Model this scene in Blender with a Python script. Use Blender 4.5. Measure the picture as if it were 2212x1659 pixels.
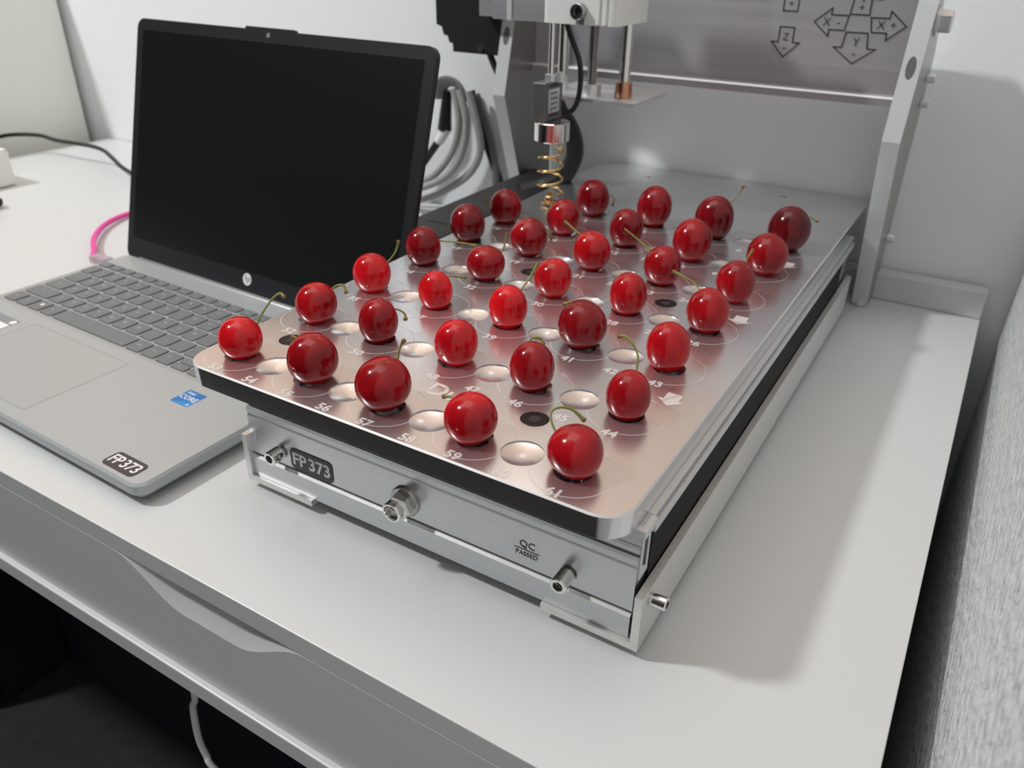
import bpy, bmesh, math, random
from mathutils import Vector, Matrix
MM = 0.001
for o in list(bpy.data.objects): bpy.data.objects.remove(o)
S = bpy.context.scene
COL = S.collection
R_ = random.Random(7)

# ---------------------------------------------------------------- camera
cam = bpy.data.cameras.new('camera'); cam_o = bpy.data.objects.new('camera', cam); COL.objects.link(cam_o)
cam.sensor_width = 36.0; cam.lens = 1715.6 / 2212 * 36.0
cam.clip_start = 0.01; cam.clip_end = 60
YAW, PITCH, ROLL = -0.53802, 0.51101, 0.01582
fw = Vector((math.sin(YAW)*math.cos(PITCH), math.cos(YAW)*math.cos(PITCH), -math.sin(PITCH)))
rt = fw.cross(Vector((0, 0, 1))).normalized(); up = rt.cross(fw)
rt, up = (rt*math.cos(ROLL)+up*math.sin(ROLL), -rt*math.sin(ROLL)+up*math.cos(ROLL))
m = Matrix((rt, up, -fw)).transposed().to_4x4(); m.translation = Vector((319.0, -271.96, 301.95))*MM
cam_o.matrix_world = m
cam.dof.use_dof = True; cam.dof.focus_distance = 0.43; cam.dof.aperture_fstop = 11.0
S.camera = cam_o

# ---------------------------------------------------------------- world, lamps, exposure
w = bpy.data.worlds.new('world'); S.world = w; w.use_nodes = True
bgn = w.node_tree.nodes['Background']; bgn.inputs[0].default_value = (0.93, 0.97, 1.0, 1); bgn.inputs[1].default_value = 0.035
def area(name, loc, target, size, power, col=(1, 1, 1), shape='DISK'):
    l = bpy.data.lights.new(name, 'AREA'); l.shape = shape; l.size = size; l.energy = power; l.color = col
    o = bpy.data.objects.new(name, l); COL.objects.link(o); o.location = Vector(loc)*MM
    o.rotation_euler = (Vector(target)-Vector(loc)).to_track_quat('-Z', 'Y').to_euler()
    return o
area('ceiling_lamp', (-1306, -690, 1830), (100, 150, 80), 0.17, 31.5, (0.98, 1.0, 1.0))
area('ceiling_bounce_fill', (-350, 150, 1960), (-350, 150, 0), 1.3, 9.0, (0.96, 0.98, 1.0), 'SQUARE')  # added soft fill standing in for light bounced off the ceiling
area('wall_lamp', (-90, 440, 520), (90, 150, 90), 0.02, 0.022, (1, 1, 1))
vs = S.view_settings
vs.view_transform = 'Standard'; vs.look = 'None'; vs.gamma = 1.0; vs.use_curve_mapping = False; vs.exposure = 0.05

# ---------------------------------------------------------------- materials
def mat(name, col, rough=0.5, metal=0.0, **k):
    m = bpy.data.materials.new(name); m.use_nodes = True
    nt = m.node_tree; b = nt.nodes['Principled BSDF']
    b.inputs['Base Color'].default_value = (*col, 1); b.inputs['Roughness'].default_value = rough; b.inputs['Metallic'].default_value = metal
    if 'coat' in k: b.inputs['Coat Weight'].default_value = k['coat']; b.inputs['Coat Roughness'].default_value = k.get('coat_rough', 0.05)
    if 'spec' in k: b.inputs['Specular IOR Level'].default_value = k['spec']
    if 'alpha' in k: b.inputs['Alpha'].default_value = k['alpha']
    if 'trans' in k: b.inputs['Transmission Weight'].default_value = k['trans']
    N = nt.nodes.new; L = nt.links.new
    if 'var' in k or 'bump' in k:
        tc = N('ShaderNodeTexCoord'); mp = N('ShaderNodeMapping'); mp.inputs['Scale'].default_value = k.get('scale', (200, 200, 200))
        L(tc.outputs['Object'], mp.inputs['Vector'])
        nz = N('ShaderNodeTexNoise'); nz.inputs['Scale'].default_value = 1.0; nz.inputs['Detail'].default_value = k.get('detail', 3)
        L(mp.outputs[0], nz.inputs['Vector'])
        if 'var' in k:
            mx = N('ShaderNodeMix'); mx.data_type = 'RGBA'
            v = k['var']
            mx.inputs['A'].default_value = (*[c*(1-v) for c in col], 1); mx.inputs['B'].default_value = (*[min(1, c*(1+v)) for c in col], 1)
            L(nz.outputs['Fac'], mx.inputs['Factor']); L(mx.outputs['Result'], b.inputs['Base Color'])
        if 'rvar' in k:
            mr = N('ShaderNodeMapRange'); mr.inputs['To Min'].default_value = rough-k['rvar']; mr.inputs['To Max'].default_value = rough+k['rvar']
            L(nz.outputs['Fac'], mr.inputs['Value']); L(mr.outputs[0], b.inputs['Roughness'])
        if 'bump' in k:
            bp = N('ShaderNodeBump'); bp.inputs['Strength'].default_value = k['bump']; bp.inputs['Distance'].default_value = k.get('dist', 0.0005)
            L(nz.outputs['Fac'], bp.inputs['Height']); L(bp.outputs[0], b.inputs['Normal'])
    return m
M = {}
M['desk'] = mat('white_laminate', (0.61, 0.625, 0.625), 0.38, var=0.01, scale=(900, 900, 900), bump=0.02, dist=0.0002)
M['wall'] = mat('wall_paint', (0.87, 0.89, 0.90), 0.7, bump=0.15, scale=(160, 160, 160), dist=0.002)
M['wall_tex'] = mat('textured_wall_paint', (0.73, 0.75, 0.755), 0.5, bump=1.0, scale=(300, 170, 110), dist=0.006, detail=4)
M['wall_up'] = mat('tray_reflection_peach', (0.93, 0.66, 0.50), 0.7, bump=0.1, scale=(150, 150, 150))  # peach invented for the unseen upper wall to warm the tray's reflection
M['ceiling'] = mat('ceiling_paint', (0.85, 0.85, 0.84), 0.8, var=0.02, scale=(5, 5, 5))
M['floor'] = mat('dark_carpet', (0.024, 0.022, 0.022), 0.9, var=0.5, scale=(60, 60, 60), bump=0.3)
M['cupboard'] = mat('cupboard_white', (0.84, 0.85, 0.79), 0.5, var=0.015, scale=(4, 4, 4))
M['tray'] = mat('brushed_tray', (0.695, 0.70, 0.72), 0.24, 0.90, var=0.035, rvar=0.03, scale=(1100, 26, 26), bump=0.012, dist=0.0001)
M['tray_edge'] = mat('polished_edge', (0.70, 0.705, 0.72), 0.14, 1.0)
M['alu'] = mat('extruded_aluminium', (0.58, 0.59, 0.60), 0.30, 1.0, var=0.08, rvar=0.06, scale=(9, 400, 700), bump=0.02, dist=0.0002)
M['alu_matte'] = mat('matte_aluminium', (0.74, 0.76, 0.77), 0.42, 0.85, var=0.05, scale=(300, 300, 300))
M['bracket'] = mat('cut_aluminium', (0.78, 0.78, 0.76), 0.42, 0.7, var=0.12, scale=(120, 250, 500), bump=0.10)
M['chrome'] = mat('chrome', (0.83, 0.82, 0.80), 0.10, 1.0)
M['steel'] = mat('dark_steel', (0.42, 0.41, 0.40), 0.24, 1.0)
M['brass'] = mat('brass', (0.78, 0.56, 0.27), 0.22, 1.0)
M['copper'] = mat('copper', (0.60, 0.30, 0.19), 0.25, 1.0)
M['black'] = mat('black_plastic', (0.010, 0.010, 0.011), 0.5, var=0.2, scale=(80, 80, 80))
M['black_gloss'] = mat('black_panel', (0.006, 0.006, 0.0065), 0.6, spec=0.15)
M['black_screw'] = mat('black_oxide', (0.012, 0.012, 0.012), 0.38, 0.4)
M['chain'] = mat('chain_plastic', (0.014, 0.014, 0.015), 0.5, var=0.2, scale=(60, 60, 60))
M['plate_white'] = mat('side_plate_white', (0.64, 0.665, 0.67), 0.36, 0.85, var=0.04, scale=(30, 30, 30))
M['plate_white'].node_tree.nodes['Principled BSDF'].inputs['Metallic'].default_value = 0.15
M['plate_face'] = mat('plate_face', (0.40, 0.40, 0.38), 0.33, 1.0, var=0.03, scale=(30, 30, 30))
M['dimple'] = mat('dimple_polish', (0.86, 0.82, 0.79), 0.40, 0.9, var=0.02, scale=(100, 100, 100))
M['carriage'] = mat('white_plastic', (0.76, 0.79, 0.76), 0.4, var=0.03, scale=(60, 60, 60))
M['beam'] = mat('beam_aluminium', (0.52, 0.51, 0.54), 0.36, 0.55, var=0.10, rvar=0.06, scale=(3, 120, 160), bump=0.03)
M['mark'] = mat('engraved_white', (0.70, 0.685, 0.68), 0.5, 0.45)
M['ink'] = mat('black_ink', (0.02, 0.02, 0.022), 0.5)
M['tag'] = mat('tag_black', (0.045, 0.042, 0.045), 0.45)
M['tag_text'] = mat('tag_lettering', (0.72, 0.72, 0.74), 0.4)
M['clear'] = mat('clear_sticker', (0.85, 0.87, 0.88), 0.3, 0.0, alpha=0.025)
M['clear2'] = mat('clear_film', (0.88, 0.92, 0.94), 0.35, 0.0, alpha=0.16)
M['foot'] = mat('clear_rubber', (0.72, 0.73, 0.70), 0.25, alpha=0.8)
M['lap'] = mat('laptop_silver', (0.435, 0.465, 0.475), 0.46, 0.35, var=0.02, scale=(2500, 2500, 2500))
M['lap_edge'] = mat('laptop_edge', (0.56, 0.57, 0.57), 0.34, 0.7)
M['pad'] = mat('touchpad', (0.425, 0.455, 0.46), 0.42, 0.3)
M['key'] = mat('key_grey', (0.165, 0.178, 0.185), 0.55, var=0.03, scale=(300, 300, 300))
M['keywell'] = mat('key_well', (0.42, 0.435, 0.44), 0.5, 0.5)
M['legend'] = mat('key_legend', (0.60, 0.62, 0.63), 0.6)
M['key_side_shadow'] = mat('key_side_shadow', (0.020, 0.022, 0.024), 0.6)  # near-black sides paint in the shadow round each key
M['bezel'] = mat('bezel_black', (0.012, 0.013, 0.0145), 0.42, var=0.1, scale=(800, 800, 800))
M['screen'] = mat('screen_panel', (0.0055, 0.0065, 0.006), 0.30)
M['core'] = mat('blue_sticker', (0.012, 0.16, 0.47), 0.35, var=0.15, scale=(60, 60, 60))
M['core2'] = mat('light_blue_sticker', (0.01, 0.27, 0.60), 0.35)
M['white'] = mat('white_print', (0.80, 0.81, 0.82), 0.45)
M['greyprint'] = mat('grey_print', (0.23, 0.25, 0.27), 0.45)
M['cable_grey'] = mat('grey_cable', (0.34, 0.335, 0.33), 0.5)
M['cable_dark'] = mat('dark_grey_cable', (0.13, 0.13, 0.13), 0.5)
M['cable_black'] = mat('black_cable', (0.008, 0.008, 0.008), 0.4)
M['pink'] = mat('pink_cable', (0.80, 0.055, 0.36), 0.4)
M['clear_plug'] = mat('clear_plug', (0.55, 0.45, 0.5), 0.2, alpha=0.65)
M['navy'] = mat('navy_plastic', (0.010, 0.014, 0.024), 0.6, var=0.2, scale=(20, 20, 20))
M['cell'] = mat('load_cell_grey', (0.16, 0.16, 0.157), 0.42, 0.5, var=0.05, scale=(300, 300, 300))
M['strap'] = mat('strap_grey', (0.20, 0.205, 0.21), 0.7)

def cherry_material():
    m = bpy.data.materials.new('cherry_skin'); m.use_nodes = True; nt = m.node_tree; b = nt.nodes['Principled BSDF']
    N = nt.nodes.new; L = nt.links.new
    oi = N('ShaderNodeObjectInfo'); tc = N('ShaderNodeTexCoord')
    nz = N('ShaderNodeTexNoise'); nz.noise_dimensions = '4D'; nz.inputs['Scale'].default_value = 55; nz.inputs['Detail'].default_value = 2
    L(tc.outputs['Object'], nz.inputs['Vector'])
    mw = N('ShaderNodeMath'); mw.operation = 'MULTIPLY'; mw.inputs[1].default_value = 40; L(oi.outputs['Random'], mw.inputs[0]); L(mw.outputs[0], nz.inputs['W'])
    mr = N('ShaderNodeMapRange'); mr.inputs['From Min'].default_value = 0.32; mr.inputs['From Max'].default_value = 0.68; L(nz.outputs['Fac'], mr.inputs['Value'])
    dk = N('ShaderNodeMix'); dk.data_type = 'RGBA'; dk.blend_type = 'MULTIPLY'; dk.inputs['Factor'].default_value = 1.0
    dk.inputs['B'].default_value = (0.50, 0.42, 0.50, 1); L(oi.outputs['Color'], dk.inputs['A'])
    mx = N('ShaderNodeMix'); mx.data_type = 'RGBA'; L(mr.outputs[0], mx.inputs['Factor']); L(dk.outputs['Result'], mx.inputs['A']); L(oi.outputs['Color'], mx.inputs['B'])
    n2 = N('ShaderNodeTexNoise'); n2.inputs['Scale'].default_value = 900; n2.inputs['Detail'].default_value = 2; L(tc.outputs['Object'], n2.inputs['Vector'])
    bp = N('ShaderNodeBump'); bp.inputs['Strength'].default_value = 0.02; bp.inputs['Distance'].default_value = 0.0003; L(n2.outputs['Fac'], bp.inputs['Height'])
    L(mx.outputs['Result'], b.inputs['Base Color']); L(bp.outputs[0], b.inputs['Normal'])
    b.inputs['Roughness'].default_value = 0.13
    b.inputs['Specular IOR Level'].default_value = 0.42
    return m
M['cherry'] = cherry_material()
M['scar'] = mat('cherry_scar', (0.30, 0.06, 0.05), 0.5, var=0.2, scale=(900, 900, 900))
M['stem'] = mat('cherry_stem', (0.22, 0.23, 0.055), 0.5, var=0.35, scale=(200, 200, 200))
M['stem_tip'] = mat('cherry_stem_tip', (0.22, 0.11, 0.035), 0.7, var=0.4, scale=(500, 500, 500))

# ---------------------------------------------------------------- object helpers (all shapes in millimetres)
ORG = {}
def obj(name, me, material, parent=None, at=(0, 0, 0), smooth=None, rot=None, label=None, kind=None):
    if isinstance(me, bmesh.types.BMesh):
        bm = me; me = bpy.data.meshes.new(name)
        bmesh.ops.recalc_face_normals(bm, faces=bm.faces)
        bmesh.ops.scale(bm, vec=(MM, MM, MM), verts=bm.verts); bm.to_mesh(me); bm.free()
        if smooth:
            for p in me.polygons: p.use_smooth = True
            me.set_sharp_from_angle(angle=math.radians(smooth))
    if material and not me.materials: me.materials.append(M[material])
    o = bpy.data.objects.new(name, me); COL.objects.link(o)
    base = ORG.get(parent.name, Vector((0, 0, 0))) if parent else Vector((0, 0, 0))
    o.location = (Vector(at)-base)*MM
    if rot: o.rotation_euler = rot
    ORG[o.name] = Vector(at) if not rot else Vector((0, 0, 0))
    if parent: o.parent = parent
    if label: o['label'] = label
    if kind: o['kind'] = kind
    return o
def thing(name, label, cat, loc, rz=0, group=None, frame=False):
    o = bpy.data.objects.new(name, None); COL.objects.link(o); o.empty_display_size = 0.02
    o.location = Vector(loc)*MM; o.rotation_euler = (0, 0, rz); o['label'] = label; o['category'] = cat
    if group: o['group'] = group
    ORG[o.name] = Vector((0, 0, 0)) if frame else Vector(loc)
    return o
def tag(o, label, cat, group=None):
    o['label'] = label; o['category'] = cat
    if group: o['group'] = group
    return o
def struct(name, bm, material, at=(0, 0, 0), **k):
    return obj(name, bm, material, None, at, kind='structure', **k)
def B(): return bmesh.new()
def face(bm, pts):
    return bm.faces.new([bm.verts.new(p) for p in pts])
def box(bm, x0, x1, y0, y1, z0, z1, bev=0.0, seg=1):
    v = [bm.verts.new((x, y, z)) for z in (z0, z1) for y in (y0, y1) for x in (x0, x1)]
    fs = [(0, 1, 3, 2), (4, 6, 7, 5), (0, 4, 5, 1), (1, 5, 7, 3), (3, 7, 6, 2), (2, 6, 4, 0)]
    f = [bm.faces.new([v[i] for i in q]) for q in fs]
    if bev:
        e = list({e for q in f for e in q.edges})
        bmesh.ops.bevel(bm, geom=e, offset=bev, segments=seg, affect='EDGES', profile=0.5)
    return bm
def bxx(*a, **k): return box(B(), *a, **k)
def prism(bm, poly, axis, a0, a1):
    """poly is a closed outline in the plane across `axis`, extruded from a0 to a1"""
    def P(q, t): return {'x': (t, q[0], q[1]), 'y': (q[0], t, q[1]), 'z': (q[0], q[1], t)}[axis]
    b = [bm.verts.new(P(q, a0)) for q in poly]; t = [bm.verts.new(P(q, a1)) for q in poly]; n = len(poly)
    bm.faces.new(b[::-1]); bm.faces.new(t)
    for i in range(n): bm.faces.new((b[i], b[(i+1) % n], t[(i+1) % n], t[i]))
    return bm
def rrect(x0, x1, y0, y1, r, n=6):
    pts = []
    for cx, cy, a0 in ((x1-r, y0+r, -90), (x1-r, y1-r, 0), (x0+r, y1-r, 90), (x0+r, y0+r, 180)):
        for i in range(n+1):
            a = math.radians(a0+90*i/n); pts.append((cx+r*math.cos(a), cy+r*math.sin(a)))
    return pts
def slab(bm, outline, z0, z1, ch=0.5, chb=None):
    """flat plate with chamfered rim from an outline in x, y"""
    chb = ch if chb is None else chb
    cx = sum(p[0] for p in outline)/len(outline); cy = sum(p[1] for p in outline)/len(outline)
    n = len(outline)
    def inset(d):
        r = []
        for i, (x, y) in enumerate(outline):
            a = Vector(outline[i-1]); b = Vector((x, y)); c = Vector(outline[(i+1) % n])
            t = (c-a); t.normalize(); r.append((x-t.y*d, y+t.x*d))
        return r
    rings = [(inset(chb), z0), (outline, z0+chb), (outline, z1-ch), (inset(ch), z1)]
    vs_ = [[bm.verts.new((x, y, z)) for x, y in o] for o, z in rings]
    bm.faces.new(vs_[0][::-1]); bm.faces.new(vs_[-1])
    for a, b in zip(vs_, vs_[1:]):
        for i in range(n): bm.faces.new((a[i], a[(i+1) % n], b[(i+1) % n], b[i]))
    return bm
def lathe(bm, prof, seg=24, axis=(0, 0, 1), at=(0, 0, 0)):
    q = Vector((0, 0, 1)).rotation_difference(Vector(axis)); at = Vector(at); rings = []
    for r, z in prof:
        if r < 1e-6: rings.append([bm.verts.new(q @ Vector((0, 0, z))+at)])
        else: rings.append([bm.verts.new(q @ Vector((r*math.cos(2*math.pi*i/seg), r*math.sin(2*math.pi*i/seg), z))+at) for i in range(seg)])
    for a, b in zip(rings, rings[1:]):
        for i in range(seg):
            j = (i+1) % seg
            if len(a) == 1 and len(b) == 1: continue
            if len(a) == 1: bm.faces.new((a[0], b[i], b[j]))
            elif len(b) == 1: bm.faces.new((a[i], a[j], b[0]))
            else: bm.faces.new((a[i], a[j], b[j], b[i]))
    return bm
def smooth_path(pts, n=6):
    P = [Vector(p) for p in pts]
    if len(P) < 3: return P
    out = []
    for i in range(len(P)-1):
        p0, p1, p2, p3 = P[max(i-1, 0)], P[i], P[i+1], P[min(i+2, len(P)-1)]
        for k in range(n):
            t = k/n
            out.append(0.5*((2*p1)+(p2-p0)*t+(2*p0-5*p1+4*p2-p3)*t*t+(3*p1-p0-3*p2+p3)*t**3))
    out.append(P[-1]); return out
def tube(bm, pts, rad, seg=8, n=6, flat=None):
    """round (or flattened) tube along a smoothed path; rad is one radius or a function of 0..1"""
    P = smooth_path(pts, n); N = len(P); rings = []; prev = None
    for i, p in enumerate(P):
        t = (P[min(i+1, N-1)]-P[max(i-1, 0)]).normalized()
        if prev is None:
            s = t.cross(Vector((0, 0, 1)))
            if s.length < 1e-3: s = t.cross(Vector((0, 1, 0)))
        else: s = prev-t*prev.dot(t)
        s.normalize(); prev = s; u = t.cross(s)
        r = rad(i/(N-1)) if callable(rad) else rad
        ra, rb = (r, r) if not flat else (r*flat[0], r*flat[1])
        rings.append([bm.verts.new(p+s*ra*math.cos(2*math.pi*k/seg)+u*rb*math.sin(2*math.pi*k/seg)) for k in range(seg)])
    for a, b in zip(rings, rings[1:]):
        for k in range(seg): bm.faces.new((a[k], a[(k+1) % seg], b[(k+1) % seg], b[k]))
    bm.faces.new(rings[0][::-1]); bm.faces.new(rings[-1])
    return bm
FONTM = {}
def text_mesh(s, size, bold=0.0, depth=0.05, italic=0.0, spacing=1.0):
    """centred flat lettering mesh (millimetres) lying in x, y"""
    k = (s, size, bold, italic, spacing)
    if k in FONTM: return FONTM[k]
    c = bpy.data.curves.new('lettering', 'FONT'); c.body = s; c.size = size*MM; c.align_x = 'CENTER'; c.align_y = 'CENTER'
    c.offset = bold*size*MM; c.extrude = depth*MM; c.shear = italic; c.space_character = spacing; c.space_word = 0.45; c.resolution_u = 3
    o = bpy.data.objects.new('lettering_tmp', c); COL.objects.link(o)
    me = bpy.data.meshes.new_from_object(o.evaluated_get(bpy.context.evaluated_depsgraph_get()))
    bpy.data.objects.remove(o); bpy.data.curves.remove(c); me.materials.clear(); me.name = 'lettering'
    FONTM[k] = me
    return me
def text(s, size, material, parent, at, rot=None, bold=0.0, italic=0.0, spacing=1.0, name='lettering', depth=0.05):
    me = text_mesh(s, size, bold, depth, italic, spacing)
    if me.materials and me.materials[0] != M[material]: me = me.copy(); me.materials.clear()
    o = obj(name, me, material, parent, at)
    if rot: o.rotation_euler = rot
    return o
def strip(bm, pts, wdt, z, closed=True, map3=None):
    """thin flat line of width wdt along a 2-D polyline"""
    n = len(pts); P = [Vector(p) for p in pts]; L_, R2 = [], []
    for i in range(n):
        a = P[i-1] if (closed or i) else P[i]; c = P[(i+1) % n] if (closed or i < n-1) else P[i]
        d1 = (P[i]-a); d2 = (c-P[i])
        if d1.length < 1e-9: d1 = d2
        if d2.length < 1e-9: d2 = d1
        d1.normalize(); d2.normalize(); t = (d1+d2); t.normalize(); nn = Vector((-t.y, t.x)); k = max(0.35, nn.dot(Vector((-d1.y, d1.x))))
        o = nn*(wdt/2/k); L_.append(P[i]+o); R2.append(P[i]-o)
    f3 = map3 or (lambda q: (q.x, q.y, z))
    a = [bm.verts.new(f3(q)) for q in L_]; b = [bm.verts.new(f3(q)) for q in R2]
    for i in range(n if closed else n-1): bm.faces.new((a[i], a[(i+1) % n], b[(i+1) % n], b[i]))
    return bm
# ---------------------------------------------------------------- the room
struct('floor', bxx(-3500, 420, -3500, 610, -800, -740), 'floor')
struct('wall_back', bxx(-3500, 420, 550, 610, -740, 345), 'wall')
struct('wall_back_upper', bxx(-3500, 420, 550, 610, 345, 2000), 'wall_up')
struct('wall_right', bxx(366, 420, -3500, 550, -740, 2000), 'wall_tex')
struct('ceiling', bxx(-3500, 420, -3500, 610, 2000, 2060), 'ceiling')

# ---------------------------------------------------------------- desk
desk = thing('desk', 'white laminate desk with a wide shallow drawer under the machine and laptop', 'desk', (-310, 220, -740))
obj('desktop', bxx(-965, 345, -84, 547, -14, 0, bev=0.6, seg=2), 'desk', desk)
tag(obj('back_ledge', bxx(-97.5, 97.5, -9, 9, 0.1, 26, bev=1.2, seg=2), 'desk', None, (247.5, 537, 0)), 'low white ledge at the back right corner of the desk', 'ledge')
def pull(x):
    t = (x+65)/154.0
    if t <= 0 or t >= 1: return -14.3
    s = lambda a: a*a*(3-2*a)
    return -14.3-23.2*s(min(1, t/0.36))*s(min(1, (1-t)/0.36))
bm = B(); xs = [-960, -500, -200, -100]+[-70+i*4 for i in range(42)]+[130, 250, 340]
fr, tp, bk, bt, bb = [], [], [], [], []
for x_ in xs:
    c = pull(x_); fr.append(bm.verts.new((x_, -84, c))); tp.append(bm.verts.new((x_, -84+(-14.3-c)*0.5+0.01, -14.3)))
    bk.append(bm.verts.new((x_, -64, -14.3))); bt.append(bm.verts.new((x_, -84, -88))); bb.append(bm.verts.new((x_, -64, -88)))
for i in range(len(xs)-1):
    for a, b in ((fr, bt), (tp, fr), (bk, tp), (bt, bb), (bb, bk)): bm.faces.new((a[i], a[i+1], b[i+1], b[i]))
bm.faces.new((fr[0], tp[0], bk[0], bb[0], bt[0])); bm.faces.new((fr[-1], tp[-1], bk[-1], bb[-1], bt[-1]))
obj('drawer_front', bm, 'desk', desk, smooth=25)
obj('bottom_rail', bxx(-965, 345, -88, -62, -103, -88.6, bev=1.0, seg=2), 'desk', desk)
obj('drawer_box', bxx(-955, 335, -60, 515, -96, -90), 'desk', desk)
for x0 in (-965, 327): obj('side_panel', bxx(x0, x0+18, -60, 520, -740, -14.2, bev=0.5), 'desk', desk)
obj('rear_panel', bxx(-946, 326, 500, 516, -420, -14.2), 'desk', desk)

# ---------------------------------------------------------------- things round the desk
cb = thing('cupboard', 'tall off-white cupboard side at the left end of the desk', 'cupboard', (-1300, 240, -740))
obj('side_panel', bxx(-1030, -1012, 150, 541, -740, 285, bev=0.8), 'cupboard', cb)
obj('body', bxx(-1500, -1031, 152, 538, -738, 284), 'cupboard', cb)
pd = thing('drawer_pedestal', 'black drawer pedestal in the dark under the left end of the desk', 'cabinet', (-850, 250, -740))
obj('body', bxx(-940, -762, 40, 490, -735, -150, bev=2), 'black', pd)
for z0 in (-730, -535, -340): obj('drawer', bxx(-938, -764, 24, 39, z0, z0+185, bev=1.5), 'black', pd)
nb = thing('storage_bin', 'dark navy storage bin on the floor under the desk', 'bin', (-480, 300, -740))
bm = B(); slab(bm, rrect(-752, -240, 135, 470, 25), -740, -330, 4, 8); obj('body', bm, 'navy', nb, smooth=40)
bm = B(); slab(bm, rrect(-760, -232, 127, 478, 28), -329.5, -312, 3); obj('lid', bm, 'navy', nb, smooth=40)
tag(obj('white_cable', tube(B(), [(-85, -45, -98), (-89, -45, -191), (-96, -45, -213), (-99, -45, -234), (-100, -45, -257), (-96, -45, -272), (-87, -45, -285), (-47, -30, -345), (3, 0, -485), (23, 60, -738)], 2.6, 10), 'white'), 'thin white cable hanging below the drawer', 'cable')

# left edge of the picture
bx = thing('device_box', 'pale grey box cut off at the left edge behind the laptop', 'box', (-858, 257, 0))
obj('case', bxx(-905, -811, 215, 300, 1.5, 46, bev=1.2, seg=2), 'cupboard', bx)
obj('lid', bxx(-904, -812, 216, 299, 46.2, 48.5, bev=0.8), 'cupboard', bx)
for x_ in (-890, -825):
    for y_ in (228, 288): obj('foot', lathe(B(), [(0, 0), (5, 0), (5, 1.6), (0, 1.6)], 12), 'black', bx, (x_, y_, 0.05))
kn = thing('black_plug', 'small black plug lying at the left edge of the desk', 'plug', (-730, 226, 0))
obj('body', lathe(B(), [(0, 0), (8, 0), (9, 2), (9, 20), (7, 22), (0, 22)], 16, (1, 0.15, 0), (-751, 222, 9.2)), 'black', kn, smooth=35)
obj('collar', lathe(B(), [(0, 0), (6, 0), (6, 8), (0, 8)], 16, (1, 0.15, 0), (-729, 225, 9.2)), 'black', kn, smooth=35)

tag(obj('power_cord', tube(B(), [(-1010, 365, 20), (-980, 392, 30), (-940, 415, 31), (-900, 418, 28), (-860, 421, 28), (-820, 424, 28), (-790, 422, 26), (-760, 413, 22), (-725, 402, 16), (-690, 394, 12), (-640, 378, 7), (-590, 362, 8), (-545, 342, 13), (-505, 325, 6), (-440, 300, 3.6)], 2.9, 10), 'cable_black'), 'black power cord running along the back left of the desk', 'cord')

# ---------------------------------------------------------------- laptop
LT = thing('laptop', 'open silver laptop with a dark screen beside the cherry tray', 'laptop', (-64.23, -60.89, 0), -0.03044, frame=True)
W, D = 358.5, 243
bm = B(); slab(bm, rrect(-W, 0, 0, D-3, 9), 3.0, 15.2, 1.6, 4.5); base = obj('base', bm, 'lap', LT, smooth=40)
for fx in (-330, -28):
    for fy in (22, 215): obj('foot', slab(B(), rrect(fx-14, fx+14, fy-4, fy+4, 3.5), 0.1, 3.4, 0.4), 'black', LT)
# keyboard well and keys
U = 18.7; KX, KV = -348.4, 126.03
obj('keyboard_well', slab(B(), rrect(KX-7, -8.5, 103.2, 213.6, 3), 14.6, 15.32, 0.1), 'keywell', LT)
def keymesh(wd, dp):
    bm = B()
    o0 = rrect(0, wd, 0, dp, 1.6, 2); o1 = rrect(0.35, wd-0.35, 0.35, dp-0.35, 1.5, 2)
    a = [bm.verts.new((x_, y_, 0)) for x_, y_ in o0]; b = [bm.verts.new((x_, y_, 1.0)) for x_, y_ in o0]; c = [bm.verts.new((x_, y_, 1.25)) for x_, y_ in o1]
    n = len(a)
    for p, q in ((a, b), (b, c)):
        for i in range(n): bm.faces.new((p[i], p[(i+1) % n], q[(i+1) % n], q[i]))
    for f in bm.faces: f.material_index = 1
    for i, f in enumerate(bm.faces):
        if i >= n: f.material_index = 0
    bm.faces.new(c)
    return bm
KM = {}
def key(u0, v0, wu, dp, leg=None, size=3.6, off=None):
    wd = wu-2.6; k = (round(wd, 1), round(dp, 1))
    if k not in KM:
        o = obj('key', keymesh(wd, dp), 'key', LT, (u0, v0, 15.1)); KM[k] = o.data; o.data.materials.append(M['key_side_shadow'])
    else: o = obj('key', KM[k], 'key', LT, (u0, v0, 15.1))
    if leg: text(leg, size, 'legend', o, (u0+wd*(0.42 if off is None else off), v0+dp*0.55, 16.38), name='legend', depth=0.01)
H_ = 16.1
rows = [
 (1, [(-0.2, .85, 'º')]+[(0.65+i, 1, ch) for i, ch in enumerate("1234567890'¡")]+[(12.65, 1.72, '<-')]),
 (2, [(0, 1.26, '|<-')]+[(1.26+i, 1, ch) for i, ch in enumerate('QWERTYUIOP`+')]+[(13.26, 1.11, None)]),
 (3, [(0, 1.5, 'bloq')]+[(1.5+i, 1, ch) for i, ch in enumerate('ASDFGHJKLÑ´Ç')]+[(13.5, .87, '<')]),
 (4, [(0, 2.0, '^')]+[(2.0+i, 1, ch) for i, ch in enumerate('ZXCVBNM,.-')]+[(12.0, 2.37, '^')]),
 (5, [(0, 1, 'ctrl'), (1, 1, 'fn'), (2, 1, None), (3, 1.05, 'alt'), (4.05, 5.45, None), (9.5, 1, 'alt gr'), (10.5, 1, 'ctrl'), (11.5, 1, '<')])]
for r, ks in rows:
    v0 = KV+(4-r)*U
    for u0, wu, lg in ks: key(KX+u0*U, v0, wu*U, H_, lg, 2.4 if lg and len(lg) > 1 else 4.0)
    for i in range(4):
        lg = {1: '/*-+', 2: '789+', 3: '456+', 4: '123-', 5: ' 0. '}[r][i]
        if r == 5 and i == 0: continue
        key(KX+(14.45+i*0.975)*U, v0, 0.975*U, H_, lg)
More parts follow.
